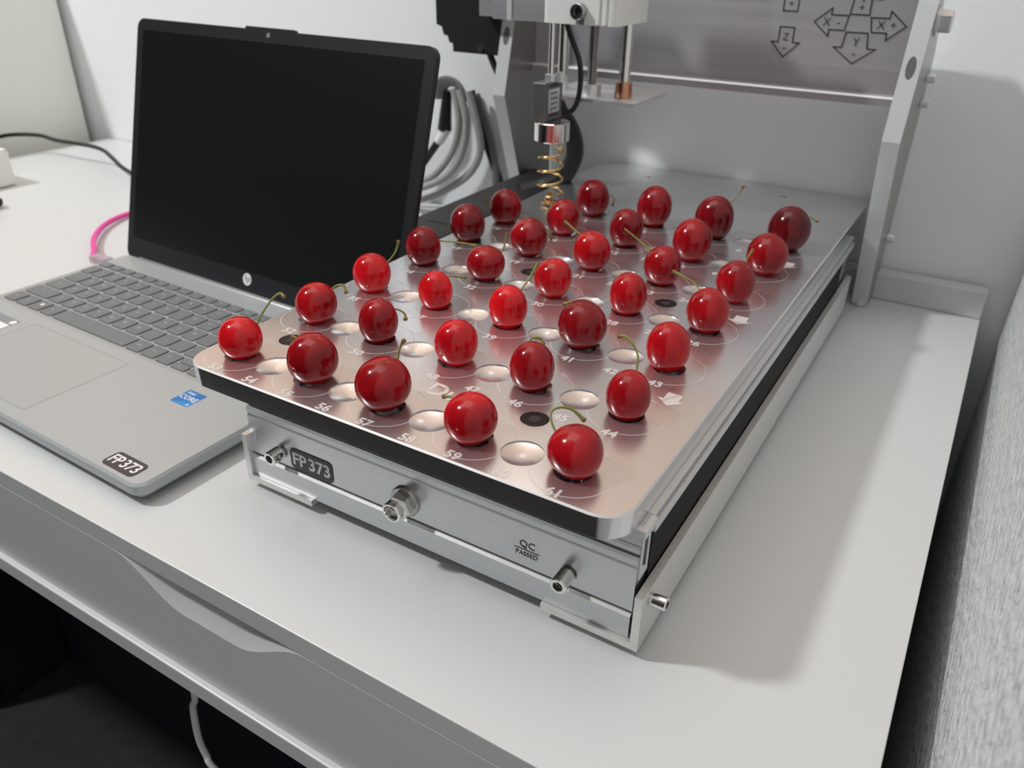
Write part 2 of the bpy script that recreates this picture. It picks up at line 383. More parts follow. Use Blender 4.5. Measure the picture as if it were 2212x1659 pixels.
key(KX+12.5*U, KV-U, U, 7.4, 'v', 3.6); key(KX+12.5*U, KV-U+8.6, U, 7.4, '^', 3.6); key(KX+13.5*U, KV-U, U, H_, '>')
for i in range(20):
    key(KX-5.2+i*17.05, 201.6, 17.05, 9.4, (['esc']+['f%d' % j for j in range(1, 13)]+['', '', 'supr', '', '', '', ''])[i] or None, 2.4)
kw = obj('window_mark', bxx(-1.9, 1.9, -1.6, 1.6, 0, 0.02), 'white', LT, (KX+2.45*U, KV-U+9.5, 16.4))
# touchpad
obj('touchpad', slab(B(), rrect(-270.8, -143.5, 11.5, 92.5, 3), 14.9, 15.28, 0.12), 'pad', LT)
bm = B(); strip(bm, rrect(-271.1, -143.2, 11.2, 92.8, 3.2), 0.5, 15.30); obj('touchpad_gap', bm, 'keywell', LT)
# stickers
st = obj('processor_sticker', slab(B(), rrect(-72.4, -54.0, 75.9, 93.7, 1), 15.2, 15.32, 0.03), 'core', LT, label='blue processor sticker')
obj('sticker_corner', prism(B(), [(-72.2, 76.1), (-54.2, 76.1), (-54.2, 84.0), (-58.5, 80.5)], 'z', 15.33, 15.34), 'core2', st)
text('intel', 4.2, 'white', st, (-66.6, 90.6, 15.36), bold=0.012)
text('CORE', 6.6, 'white', st, (-63.2, 84.7, 15.36), bold=0.01)
text('i5', 3.8, 'white', st, (-56.4, 78.3, 15.36), bold=0.01)
tg = obj('name_tag', slab(B(), rrect(-43.3, -12.6, 4.3, 18.4, 3.6), 15.2, 15.5, 0.08), 'tag', LT, smooth=40, label='dark tag reading FP373')
text('FP 373', 11.2, 'tag_text', tg, (-27.9, 11.2, 15.53), bold=0.022, spacing=0.96)
sk = obj('spec_sticker', slab(B(), rrect(-345, -284.3, 60.0, 88.0, 3), 15.2, 15.32, 0.03), 'greyprint', LT, label='grey and white sticker at the left of the palm rest')
obj('sticker_panel', slab(B(), rrect(-344, -285.3, 61.0, 78.5, 1), 15.325, 15.34, 0.005), 'white', sk)
obj('sticker_logo', lathe(B(), [(0, 0), (3.1, 0), (3.1, .02), (0, .02)], 20), 'white', sk, (-288.6, 83.3, 15.33))
# hinge strip and lid
obj('hinge_cover', slab(B(), rrect(-338, -20, 232.5, 245.5, 2.5), 8, 16.6, 0.9), 'lap_edge', LT, smooth=40)
tilt = 0.29207
lid = obj('lid', bxx(-W, 0, 0.6, 6.2, 1.2, 225.4, bev=0.1), 'bezel', LT, (0, 236.8, 16.0), rot=(-tilt, 0, 0))
lme = lid.data
bm = B()
ol = rrect(-W, 0, -3, 225.4, 9, 6)
v0 = [[bm.verts.new((x_, y_, z_)) for x_, z_ in o_] for o_, y_ in ((rrect(-W+.5, -.5, -2.5, 224.9, 8.5, 6), 0.0), (ol, 0.6), (ol, 5.2), (rrect(-W+1.5, -1.5, -1.5, 223.9, 8, 6), 6.4))]
for a, b in zip(v0, v0[1:]):
    for i in range(len(ol)): bm.faces.new((a[i], a[(i+1) % len(ol)], b[(i+1) % len(ol)], b[i]))
bm.faces.new(v0[0]); bm.faces.new(v0[-1][::-1])
bmesh.ops.recalc_face_normals(bm, faces=bm.faces); bmesh.ops.scale(bm, vec=(MM, MM, MM), verts=bm.verts); bm.to_mesh(lme); bm.free()
for p in lme.polygons: p.use_smooth = True
lme.set_sharp_from_angle(angle=math.radians(35))
ORG[lid.name] = Vector((0, 0, 0))
obj('screen', bxx(-349.5, -9.6, -0.05, 0.3, 18.8, 215.6), 'screen', lid)
bm = B(); strip(bm, [(-349.5, 18.8), (-9.6, 18.8), (-9.6, 215.6), (-349.5, 215.6)], 0.7, 0, True, lambda q: (q.x, -0.12, q.y)); obj('screen_edge', bm, 'black', lid)
obj('camera_lip', bxx(-209, -150, 0.0, 5.5, 224.5, 227.4, bev=0.6), 'bezel', lid)
obj('webcam', lathe(B(), [(0, 0), (2.0, 0), (2.0, .2), (0, .2)], 16, (0, -1, 0), (-179.5, 0.0, 221.2)), 'greyprint', lid)
lg = obj('logo', lathe(B(), [(0, 0), (5.6, 0), (5.6, .15), (0, .15)], 32, (0, -1, 0), (-179.8, 0.0, 12.0)), 'white', lid, label='round silver logo')
text('hp', 8.2, 'bezel', lid, (-179.8, -0.2, 12.5), (math.pi/2, 0, 0), bold=-0.01, italic=0.35)
# pink network cable and plug at the laptop's left side
pk = thing('network_cable', 'bright pink network cable plugged in the left side of the laptop', 'cable', (-420, 160, 0))
M_l = Matrix.Translation(Vector((-64.23, -60.89, 0))) @ Matrix.Rotation(-0.03044, 4, 'Z')
def lw(u, v, z): return tuple(M_l @ Vector((u, v, z)))
obj('cord', tube(B(), [(-447, 172, 9.5), (-456, 175, 9.5), (-471, 186, 9), (-498, 203, 8), (-523, 224, 7), (-545, 249, 6), (-558, 273, 5), (-564, 297, 4), (-556, 335, 3.5), (-525, 372, 3.5), (-495, 388, 3.5)], 3.0, 10), 'pink', pk)
obj('plug', bxx(-12, 12, -6, 6, -4, 4, bev=1), 'clear_plug', pk, (-437, 171, 9.3))

# ---------------------------------------------------------------- gantry machine
HT = 88.7
MC = thing('gantry_machine', 'silver bench-top gantry machine with a numbered aluminium tray and hanging probe', 'machine', (103, 230, 0))
# base frame: angle brackets, feet, front bars
for s in (1, -1):
    bm = B(); X = lambda q: 103+s*q
    out = [(131, 5.2), (131, 38.5), (127, 38.5), (127, 9.2), (78, 9.2), (78, 5.2)]
    prism(bm, [(X(a), b) for a, b in out][::s], 'y', -9.5, 470)
    # cut corner of the lower leg
    obj('angle_bracket', bm, 'bracket', MC)
    for y_ in (4, 455): obj('rubber_foot', lathe(B(), [(0, 0), (6.5, 0), (7.5, 2), (7.5, 5.1), (0, 5.1)], 20), 'foot', MC, (X(104), y_, 0), smooth=40)
upper = [(-6, 25.6), (-6, 51.5), (-5.2, 52.1), (-5.2, 53.1), (-6, 53.8), (-6, 56.6), (-4.6, 57.6), (-3.4, 57.6), (-3.4, 59.2), (-5.2, 60.0), (-5.2, 62.4), (-4.0, 63.2), (-4.0, 75.6), (6, 75.6), (6, 25.6)]
lower = [(-7.4, 9.4), (-7.4, 22.7), (-6.1, 24.0), (-3, 24.0), (-3, 25.4), (6, 25.4), (6, 9.4)]
fb = obj('front_bar', prism(B(), upper, 'x', -24, 228.2), 'alu', MC)
lb = obj('lower_front_bar', prism(B(), lower, 'x', -23.8, 228.0), 'alu', MC); lb.data.materials.append(M['bracket'])
for p in lb.data.polygons:
    if p.normal.z > 0.4: p.material_index = 1  # paler metal on up-facing faces paints in their lit line
# hollow end of the bar, seen from the right
bm = B()
oo = [(-4, 44), (5.6, 44), (5.6, 75.2), (-4, 75.2)]; ii = [(-1.6, 51), (2.9, 48.5), (2.9, 69), (-1.6, 71)]
a = [bm.verts.new((229.0, y_, z_)) for y_, z_ in oo]; b = [bm.verts.new((229.0, y_, z_)) for y_, z_ in ii]; c = [bm.verts.new((228.4, y_, z_)) for y_, z_ in ii]; d = [bm.verts.new((228.3, y_, z_)) for y_, z_ in oo]
for i in range(4):
    j = (i+1) % 4
    bm.faces.new((a[i], a[j], b[j], b[i])); bm.faces.new((b[i], b[j], c[j], c[i])); bm.faces.new((d[i], d[j], a[j], a[i]))
obj('bar_end', bm, 'alu_matte', fb)
bm = B(); face(bm, [(228.45, y_, z_) for y_, z_ in ii]); obj('end_slot', bm, 'black', fb)
obj('side_rail', bxx(221, 228, 6.2, 470, 9.4, 64, bev=0.4), 'alu', MC)
obj('side_cover', bxx(228.1, 229.4, 6.4, 430, 36.5, 66, bev=0.2), 'black_gloss', MC)
obj('side_rail', bxx(-26, -19, 6.2, 470, 9.4, 64, bev=0.4), 'alu', MC)
obj('rear_bar', bxx(-18, 220, 455, 470, 9.4, 60, bev=0.5), 'alu', MC)
# table profile under the tray (grooved edge)
tb = [(-24, 66), (230.6, 66), (230.6, 70.6), (227.4, 70.6), (227.4, 73.2), (229, 73.2), (229, 75.6), (-24, 75.6)]
obj('table_profile', prism(B(), tb, 'y', 6.4, 468), 'alu_matte', MC)
obj('table_lip', bxx(224, 231, -7.6, 6.2, 71.0, 75.5, bev=0.3), 'alu_matte', MC)

# tray with seats, dimples and screw recesses cut into it
TX0, TX1, TY0, TY1 = -50.5, 226.0, -24.0, 547.0
bm = B(); slab(bm, rrect(TX0, TX1, TY0, TY1, 16, 10), 75.8, HT, 0.9, 0.5)
tray = obj('tray', bm, 'tray', MC)
SX = [-27.2+27.175*i for i in range(9)]; SY = [59.8*j for j in range(7)]
bm = B()
for j, y_ in enumerate(SY):
    for i, x_ in enumerate(SX):
        if j == 6 and i < 1: continue
        if i % 2: prof = [(0, -2.8)]+[(10.8*t/8, -2.8+1.9*(t/8)**2) for t in range(1, 9)]+[(10.9, 2), (0, 2)]
        else: prof = [(0, -8), (5.5, -8), (6.0, -3.0), (8.6, -0.6), (9.4, 0.0), (9.4, 2), (0, 2)]
        lathe(bm, prof, 32, at=(x_, y_, HT))
SCR = [(152.7, 30), (-16.5, 29.5), (153.5, 206.5), (48.5, 206.2)]
for x_, y_ in SCR: lathe(bm, [(0, -3), (6.7, -3), (7.6, 0), (7.6, 2), (0, 2)], 28, at=(x_, y_, HT))
cut = obj('tray_cutter', bm, None)
md = tray.modifiers.new('cut', 'BOOLEAN'); md.operation = 'DIFFERENCE'; md.object = cut; md.solver = 'EXACT'
me = bpy.data.meshes.new_from_object(tray.evaluated_get(bpy.context.evaluated_depsgraph_get()))
tray.modifiers.clear(); tray.data = me; bpy.data.objects.remove(cut)
for p in me.polygons: p.use_smooth = True
me.set_sharp_from_angle(angle=math.radians(28))
me.materials.append(M['tray_edge'])
for p in me.polygons:
    if abs(p.normal.z) < 0.4 and (not (TX0+3 < p.center.x/MM+0 < TX1-3 and TY0+3 < p.center.y/MM+0 < TY1-3) or p.area > 5e-5): p.material_index = 1
me.materials.append(M['dimple'])
for p in me.polygons:
    c = p.center/MM
    if c.z > HT-MC.location.z/MM-4 and c.z < HT-0.05:
        for i in (1, 3, 5, 7):
            for y_ in SY:
                if math.hypot(c.x+103-SX[i], c.y+230-y_) < 10.95: p.material_index = 2
me.materials.append(M['mark'])
for p in me.polygons:
    if 0.45 < p.normal.z < 0.93 and p.center.z/MM > HT-1.2 and p.material_index == 0 and p.area > 2e-6: p.material_index = 3  # chamfer takes the pale mark material as a painted bright edge
# engraved rings, numbers, arrows and lettering
RM = {}
def ring(kind, at):
    if kind not in RM:
        bm = B(); n = 96
        for i in range(n):
            q = []
            for k in (0, 1):
                a = 2*math.pi*(i+k)/n
                q += [(20.25*math.cos(a), 20.25*math.sin(a)), (20.7*math.cos(a), 20.7*math.sin(a))]
            cx, cy = q[0]
            if 'r' in kind and math.hypot(cx-27.175, cy) < 11.2: continue
            if 'l' in kind and math.hypot(cx+27.175, cy) < 11.2: continue
            face(bm, [(*q[0], 0), (*q[1], 0), (*q[3], 0), (*q[2], 0)])
        o = obj('ring', bm, 'mark', tray, at); RM[kind] = o.data
    else: obj('ring', RM[kind], 'mark', tray, at)
for j, y_ in enumerate(SY):
    for i, x_ in enumerate(SX):
        if j == 6: num = i-1
        elif j % 2 == 0: num = 53-9*j+i
        else: num = 52-9*(j-1)-i
        if j == 6 and i < 2: continue
        if i % 2 == 0: ring('r' if i == 0 else 'l' if i == 8 else 'lr', (x_, y_, HT+0.08))
        text(str(num), 8.4, 'mark', tray, (x_+0.3, y_-19.4 if j == 0 else y_-22.0, HT+0.08), bold=0.03, name='number', depth=0.02)
for y_ in (86.2, 206.3, 325.0):
    bm = B(); face(bm, [(-5.2, 9), (5.2, 9), (5.2, 0), (9.5, 0), (0, -9), (-9.5, 0), (-5.2, 0)] and [(-4.2, 6.5, 0), (-4.2, -1, 0), (-7.5, -1, 0), (0, -7.5, 0), (7.5, -1, 0), (4.2, -1, 0), (4.2, 6.5, 0)])
    obj('arrow', bm, 'mark', tray, (204.5, y_, HT+0.06))
text('Dur', 17, 'mark', tray, (101.5, 27.0, HT+0.05), bold=0.015, depth=0.02)
for x_, y_ in SCR:
    sc = obj('countersunk_screw', lathe(B(), [(3.2, 2.0), (3.2, 2.9), (6.9, 2.9), (7.3, 2.5), (6.5, 0), (0, 0), (0, 0.6), (3.2, 0.6), (3.2, 2.0)], 6 if False else 24), 'black_screw', tray, (x_, y_, HT-3.0), smooth=30)
    obj('hex_socket', lathe(B(), [(0, 0), (3.5, 0), (3.5, .1), (0, .1)], 6), 'ink', tray, (x_, y_, HT-0.08))

for x_, y_ in ((15.3, 505), (152.8, 510.5)):
    obj('countersunk_screw', lathe(B(), [(0, 0), (3.4, 0), (3.2, .25), (1.5, .25), (1.5, .05), (0, .05)], 18), 'steel', tray, (x_, y_, HT), smooth=30)
# fasteners and stickers on the front
def cap_screw(at, ax, r, h, sock, m='chrome', nm='socket_screw', par=MC):
    o = obj(nm, lathe(B(), [(0, 0), (r*.55, 0), (r*.55, 1.2), (r, 1.2), (r, h-.6), (r-.6, h), (sock, h), (sock*.96, h-3), (0, h-3)], 24, ax), m, par, at, smooth=35)
    obj('socket', lathe(B(), [(0, h-2.9), (sock*.9, h-2.9), (sock*.9, h-2.8), (0, h-2.8)], 6, ax), 'ink', par, at)
    return o
cap_screw((1.0, -6, 33.8), (0, -1, 0), 4.4, 9.5, 2.7)
cap_screw((193.6, -6, 32.2), (0, -1, 0), 4.6, 10.5, 2.8)
cap_screw((234, 1.0, 31.5), (1, 0, 0), 3.6, 8.5, 2.1)
nut = obj('flange_nut', lathe(B(), [(0, 0), (9.2, 0), (9.2, 1.2), (8.6, 1.9), (0, 1.9)], 32, (0, -1, 0)), 'steel', MC, (94.5, -6, 36.0), smooth=40)
obj('nut_hex', lathe(B(), [(5.0, 0), (7.6, 0), (7.6, 6.0), (6.4, 7.4), (5.0, 7.4)], 6, (0.12, -1, 0)), 'chrome', nut, (94.5, -8, 36.0))
obj('nut_collar', lathe(B(), [(4.2, 0), (6.1, 0), (6.1, 10.2), (5.4, 10.9), (4.6, 10.9), (4.2, 9.6), (4.2, 0)], 28, (0, -1, 0)), 'chrome', nut, (94.5, -8, 36.0), smooth=40)
obj('bolt_end', lathe(B(), [(0, 9.0), (2.6, 9.0), (3.6, 8.2), (4.1, 8.2), (4.1, 0), (0, 0)], 20, (0, -1, 0)), 'steel', nut, (94.5, -8, 36.0), smooth=40)
bm = B(); prism(bm, rrect(9.3, 42.0, 26.0, 40.6, 3.4), 'y', -6.5, -6.02)
tg = obj('name_tag', bm, 'tag', MC, label='dark tag reading FP373')
text('FP 373', 11.8, 'tag_text', tg, (25.7, -6.55, 33.2), (math.pi/2, 0, 0), bold=0.022, spacing=0.98)
qc = obj('inspection_sticker', lathe(B(), [(0, 0), (9.0, 0), (9.0, .06), (0, .06)], 40, (0, -1, 0), (170.2, -6.02, 36.6)), 'clear', MC, label='round clear QC PASSED sticker')
text('QC', 6.0, 'ink', qc, (170.6, -6.14, 39.6), (math.pi/2, 0, 0))
text('PASSED', 3.9, 'ink', qc, (170.4, -6.14, 33.5), (math.pi/2, 0, 0))
obj('rule', bxx(163.2, 177.6, -6.16, -6.12, 36.1, 36.5), 'ink', qc)

# gantry: side plates, crossbeam
prof = [(500, 2), (440, 164), (466, 264), (468, 270), (500, 270), (540, 221), (540, 27), (526, 27), (526, 2)]
for x0, nm in ((-134, 'L'), (236, 'R')):
    bm = B(); prism(bm, prof, 'x', x0, x0+14)
    sp = obj('side_plate', bm, 'plate_white', MC); sp.data.materials.append(M['plate_face'])
    for p in sp.data.polygons:
        if abs(p.normal.x) > 0.9: p.material_index = 1
    # drilled hole in the slanted front edge
    d = Vector((0, 466-440, 264-164)).normalized(); nrm = Vector((0, -d.z, d.y))
    c0 = Vector((x0+7, 440, 164))+d*56
    bm = B(); q = Matrix((Vector((1, 0, 0)), d, nrm)).transposed()
    lathe(bm, [(0, 0), (3.6, 0), (3.6, .1), (0, .1)], 20)
    bmesh.ops.transform(bm, matrix=Matrix.Scale(2.4, 4, (0, 1, 0)), verts=bm.verts); bmesh.ops.transform(bm, matrix=q.to_4x4(), verts=bm.verts)
    obj('edge_hole', bm, 'cable_dark', sp, tuple(c0))
obj('plate_foot', lathe(B(), [(0, 0), (6, 0), (7, 1), (7, 8), (0, 8)], 20), 'foot', MC, (243, 505, 0), smooth=40)
obj('plate_foot', lathe(B(), [(0, 0), (6, 0), (7, 1), (7, 8), (0, 8)], 20), 'foot', MC, (-127, 505, 0), smooth=40)
def hexbolt(at, r, h):
    o = obj('hex_bolt', lathe(B(), [(0, 0), (r*1.35, 0), (r*1.35, 1.5), (0, 1.5)], 24, (1, 0, 0)), 'alu_matte', MC, at)
    obj('bolt_head', lathe(B(), [(0, 1.5), (r, 1.5), (r, h-1), (r-1, h), (0, h)], 6, (1, 0, 0)), 'alu_matte', o, at)
hexbolt((250.1, 490, 250), 8.5, 11)
for y_, z_ in ((520, 204), (520, 184)): cap_screw((250.1, y_, z_), (1, 0, 0), 4, 7, 2.2, 'alu_matte')
cap_screw((250.1, 520, 64), (1, 0, 0), 4.5, 7, 2.4, 'alu_matte')
beam = obj('crossbeam', prism(B(), [(500, 190.5), (500, 265), (505, 265), (505, 182), (493.5, 182), (493.5, 188.0), (495, 189.6)], 'x', -119.8, 235.8), 'beam', MC)
pn = obj('control_sticker', bxx(118, 231.5, 499.5, 499.9, 209, 264.5), 'clear', beam, label='clear sticker with outlined direction arrows')
f3 = lambda q: (q.x, 499.35, q.y)
AR = [[(154.3, 243.7), (167.4, 254.8), (167.4, 249.7), (181.6, 249.7), (179.9, 238.2), (167.4, 238.2), (167.4, 232.9)],
 [(199.4, 249.1), (213.6, 249.1), (213.9, 254.6), (227.5, 243.8), (213.9, 232.4), (213.6, 238.0), (201.5, 238.0)],
 [(182.0, 237.1), (199.2, 237.1), (201.0, 225.1), (207.7, 225.0), (191.3, 212.7), (173.6, 225.0), (180.4, 225.1)],
 [(126.4, 238.1), (138.8, 238.1), (138.8, 226.0), (144.9, 226.0), (132.7, 213.8), (120.5, 226.0), (126.4, 226.0)],
]
AO = [[(183.4, 264.2), (182.0, 250.8), (197.6, 250.8), (197.0, 263.0), (206.0, 263.0)], [(126.3, 264.2), (126.5, 250.8), (138.6, 250.8), (138.8, 264.2)], [(190.7, 264.2), (190.7, 260.6)]]
for a in AO:
    bm = B(); strip(bm, a, 0.9, 0, False, f3); obj('arrow_outline', bm, 'ink', beam)
for a in AR:
    bm = B(); strip(bm, a, 0.9, 0, True, f3); obj('arrow_outline', bm, 'ink', beam)
for s, x_, z_, sz in (('X', 164.6, 243.7, 9.5), ('-', 174.2, 244.2, 10), ('X', 208.0, 243.6, 9.5), ('+', 217.4, 243.9, 9), ('Y', 191.3, 229.4, 9.5), ('-', 191.4, 220.9, 10), ('Z', 132.5, 230.0, 8.5), ('-', 132.6, 221.8, 10), ('+', 132.5, 256.3, 8.5), ('+', 190.4, 256.0, 8.5)):
    text(s, sz, 'ink', beam, (x_, 499.3, z_), (math.pi/2, 0, 0), bold=-0.008)

obj('light_blocker_bar', bxx(-119.6, 130, 424, 443, 261, 276, bev=0.5), 'beam', MC)  # added bar, no machine part, blocks lamp light from the back wall
# carriage with rods, screw, probe
obj('carriage_plate', bxx(-116, -58, 410, 422, 237, 330, bev=0.8), 'beam', MC)
obj('carriage_edge', bxx(-99, -94, 408.4, 409.9, 236.5, 330, bev=0.6), 'plate_white', MC)
bm = B(); prism(bm, rrect(-33, 35, 356, 423, 7), 'z', 242, 330); cr = obj('carriage', bm, 'carriage', MC, smooth=40)
for x_ in (17, 23): obj('rib', bxx(x_, x_+3.2, 354.4, 356, 242.5, 330, bev=0.5), 'carriage', cr)
cap_screw((3, 356, 252), (0, -1, 0), 6.2, 8, 4.0, 'steel', 'clamp_screw')
obj('clamp_slot', bxx(-0.5, 6.5, 355.2, 355.9, 242.2, 252), 'strap', cr)
ZP = 182
bm = B(); prism(bm, [(-50, 378), (46, 378), (46, 452), (40, 462), (-50, 462)], 'z', ZP-3, ZP); obj('lower_plate', bm, 'alu_matte', MC)
for x_, y_ in ((-40, 412), (24, 405)):
    obj('guide_rod', lathe(B(), [(0, ZP), (5.0, ZP), (5.0, 243), (0, 243)], 24), 'chrome', MC, (x_, y_, 0), smooth=40)
    if x_ > 0: obj('rod_collar', lathe(B(), [(5.1, ZP), (7.6, ZP), (7.8, ZP+4), (6.8, ZP+12), (5.1, ZP+13)], 24), 'copper', MC, (x_, y_, 0), smooth=40)
prof = []
for i in range(30):
    z_ = ZP+i*2.0; prof += [(3.6, z_), (4.6, z_+0.9), (4.6, z_+1.1)]
obj('lead_screw', lathe(B(), [(0, ZP)]+prof+[(0, 242)], 16), 'steel', MC, (-5, 400, 0), smooth=20)
obj('screw_bearing', lathe(B(), [(4.7, ZP), (9, ZP), (9, ZP+9), (4.7, ZP+9)], 24), 'alu_matte', MC, (-5, 400, 0), smooth=40)
PX, PY = -22, 361
obj('probe_rod', lathe(B(), [(0, 199), (2.6, 199), (2.6, 243), (0, 243)], 16), 'chrome', MC, (PX-5, PY+4, 0), smooth=40)
obj('rod_nut', lathe(B(), [(0, 195.4), (5.6, 195.4), (5.6, 201), (0, 201)], 6), 'alu_matte', MC, (PX-5, PY+4, 0))
obj('rod_nut', lathe(B(), [(0, 195.4), (4.4, 195.4), (4.4, 203), (0, 203)], 6), 'alu_matte', MC, (PX+3, PY+6, 0))
lc = obj('load_cell', bxx(PX-14.5, PX-1.5, PY-11, PY+20, 163.4, 195.4, bev=0.6), 'cell', MC)
obj('cell_label', bxx(PX-1.5, PX-1.3, PY-6, PY+14, 170, 189.5), 'alu_matte', lc)
for k in range(4): obj('label_line', bxx(PX-1.3, PX-1.2, PY-2, PY+10, 172.5+k*4.2, 174.3+k*4.2), 'strap', lc)
for z_ in (167.0, 191.5): obj('cell_slot', bxx(PX-1.5, PX-1.25, PY-4, PY+11, z_, z_+1.8), 'ink', lc)
obj('probe_cap', lathe(B(), [(0, 147), (15.0, 147), (15.6, 147.7), (15.6, 162.6), (14.8, 163.3), (0, 163.3)], 40), 'chrome', MC, (PX, PY, 0), smooth=40)
obj('probe_pin', lathe(B(), [(0, 141), (1.2, 143), (1.5, 147), (0, 147)], 10), 'chrome', MC, (PX+10, PY, 0), smooth=40)
sp = []
for i in range(0, 3*20+1):
    a = 2*math.pi*i/20+0.6; sp.append((10.8*math.cos(a), 10.8*math.sin(a), 101+i*0.62))
sp += [(6, 4, 140), (2, 1, 144), (0, 0, 147)]
obj('probe_spring', tube(B(), sp, 1.25, 8, 2), 'brass', MC, (PX, PY, 0), smooth=60)
obj('probe_tip', lathe(B(), [(0, 89.2), (6.0, 89.2), (7.6, 90.6), (7.6, 92.2), (4.4, 93.4), (4.0, 96.5), (2.6, 98), (2.4, 101), (0, 101)], 24), 'brass', MC, (PX, PY, 0), smooth=35)
obj('probe_tail', tube(B(), [(10.8*math.cos(.6), 10.8*math.sin(.6), 101.2), (9, 9, 99), (3, 9, 97), (0, 2, 97)], 0.9, 8), 'brass', MC, (PX, PY, 0), smooth=60)
obj('probe_cable', tube(B(), [(-16, 368, 243), (-12, 369, 232), (-4, 371, 214), (-2, 372, 198), (-4, 373, 182), (-9, 373, 172), (-17, 372, 168)], 2.3, 8), 'cable_black', MC, smooth=60)
# cable carrier: flat run beside the tray and the loop up to the carriage
ch = obj('cable_carrier', bxx(-118.5, -66, 212, 500, 62, 80, bev=1.0), 'chain', MC)
for k in range(4): obj('carrier_slot', bxx(-104, -84, 232+k*52, 235+k*52, 80.0, 80.3), 'ink', ch)
obj('black_gap_fill', bxx(-65.5, -27, 214, 452, 40, 58), 'black', MC)  # black block filling the gap between carrier and tray
obj('carrier_loop', tube(B(), [(-90, 425, 74), (-72, 440, 80), (-52, 440, 91), (-42, 438, 104), (-36, 436, 119), (-37, 434, 134), (-41, 430, 147), (-48, 424, 160), (-54, 418, 178)], lambda t: 12-4*t, 10, flat=(1.1, .85)), 'chain', MC, smooth=25)
# stepper motor outside the left side plate
stp = [(-134.2, 199), (-192, 199), (-192.5, 207), (-196.5, 207.5), (-199, 214), (-203.5, 214.5), (-206, 222), (-212.5, 224), (-212.5, 330), (-134.2, 330)]
obj('stepper_motor', prism(B(), stp, 'y', 455, 512), 'black', MC)
obj('motor_bracket', bxx(-150, -134.2, 440, 454.8, 236, 300, bev=.6), 'beam', MC)
obj('motor_screw', lathe(B(), [(0, 0), (3.4, 0), (3.4, 2), (0, 2)], 14, (0, -1, 0), (-158, 455, 204)), 'chrome', MC)
obj('motor_lead', tube(B(), [(-152, 462, 200), (-147, 462, 190), (-141, 462, 180), (-137, 464, 172)], 3.4, 8), 'black', MC)

# ---------------------------------------------------------------- cables behind the laptop, held by a strap
stpb = obj('cable_strap', tube(B(), [(-264, 528, 136), (-262, 526, 148), (-255, 525, 155), (-245, 524, 157), (-236, 525, 154), (-230, 526, 146), (-228, 528, 138)], 7, 10, flat=(1.3, .5)), 'strap')
tag(stpb, 'grey strap holding the hanging cables on the back wall', 'strap')
CB = [('light grey cable nearest the laptop in the hanging bundle', [(-239, 521, 150), (-231, 519, 118), (-236, 519, 90), (-250, 519, 66), (-272, 518, 44), (-300, 512, 30), (-350, 490, 16), (-420, 440, 6)], 4.3, 'cable_grey'),
 ('light grey cable second from the laptop in the hanging bundle', [(-230, 519, 150), (-219, 516, 119), (-221, 514, 88), (-234, 511, 61), (-257, 504, 42), (-290, 492, 30), (-350, 465, 14), (-420, 420, 5)], 4.3, 'cable_grey'),
 ('light grey cable third from the laptop in the hanging bundle', [(-220, 523, 148), (-206, 521, 110), (-203, 521, 82), (-217, 520, 56), (-246, 517, 34), (-285, 508, 16), (-350, 492, 7), (-420, 465, 5)], 4.5, 'cable_grey'),
 ('dark grey cable beside the left machine plate in the bundle', [(-217, 535, 144), (-200, 535, 104), (-192, 534, 78), (-188, 532, 50), (-190, 524, 20), (-210, 505, 6), (-260, 480, 5)], 4.3, 'cable_dark'),
 ('black cable behind the grey ones in the hanging bundle', [(-228, 540, 146), (-216, 540, 112), (-206, 540, 88), (-196, 540, 66), (-186, 540, 40), (-180, 538, 10)], 5.2, 'cable_black')]
for lb, pts, r_, mt in CB: tag(obj('hanging_cable', tube(B(), pts, r_, 10), mt, smooth=60), lb, 'cable', 'cables hanging behind the laptop')
bc = thing('plugged_lead', 'black lead with a white collar left of the grey cables', 'cable', (-262, 535, 0))
obj('sleeve', tube(B(), [(-256, 532, 145), (-258, 532, 128), (-260, 532, 112), (-262, 533, 100)], lambda t: 5.5+3.5*t, 10), 'cable_black', bc, smooth=60)
obj('collar', tube(B(), [(-258, 532, 101), (-264, 531, 92), (-270, 531, 84)], 6.0, 10), 'white', bc, smooth=60)
obj('lead', tube(B(), [(-269, 531, 86), (-280, 530, 72), (-300, 528, 48), (-330, 520, 22), (-380, 500, 8), (-430, 470, 6)], 4.6, 10), 'cable_black', bc, smooth=60)

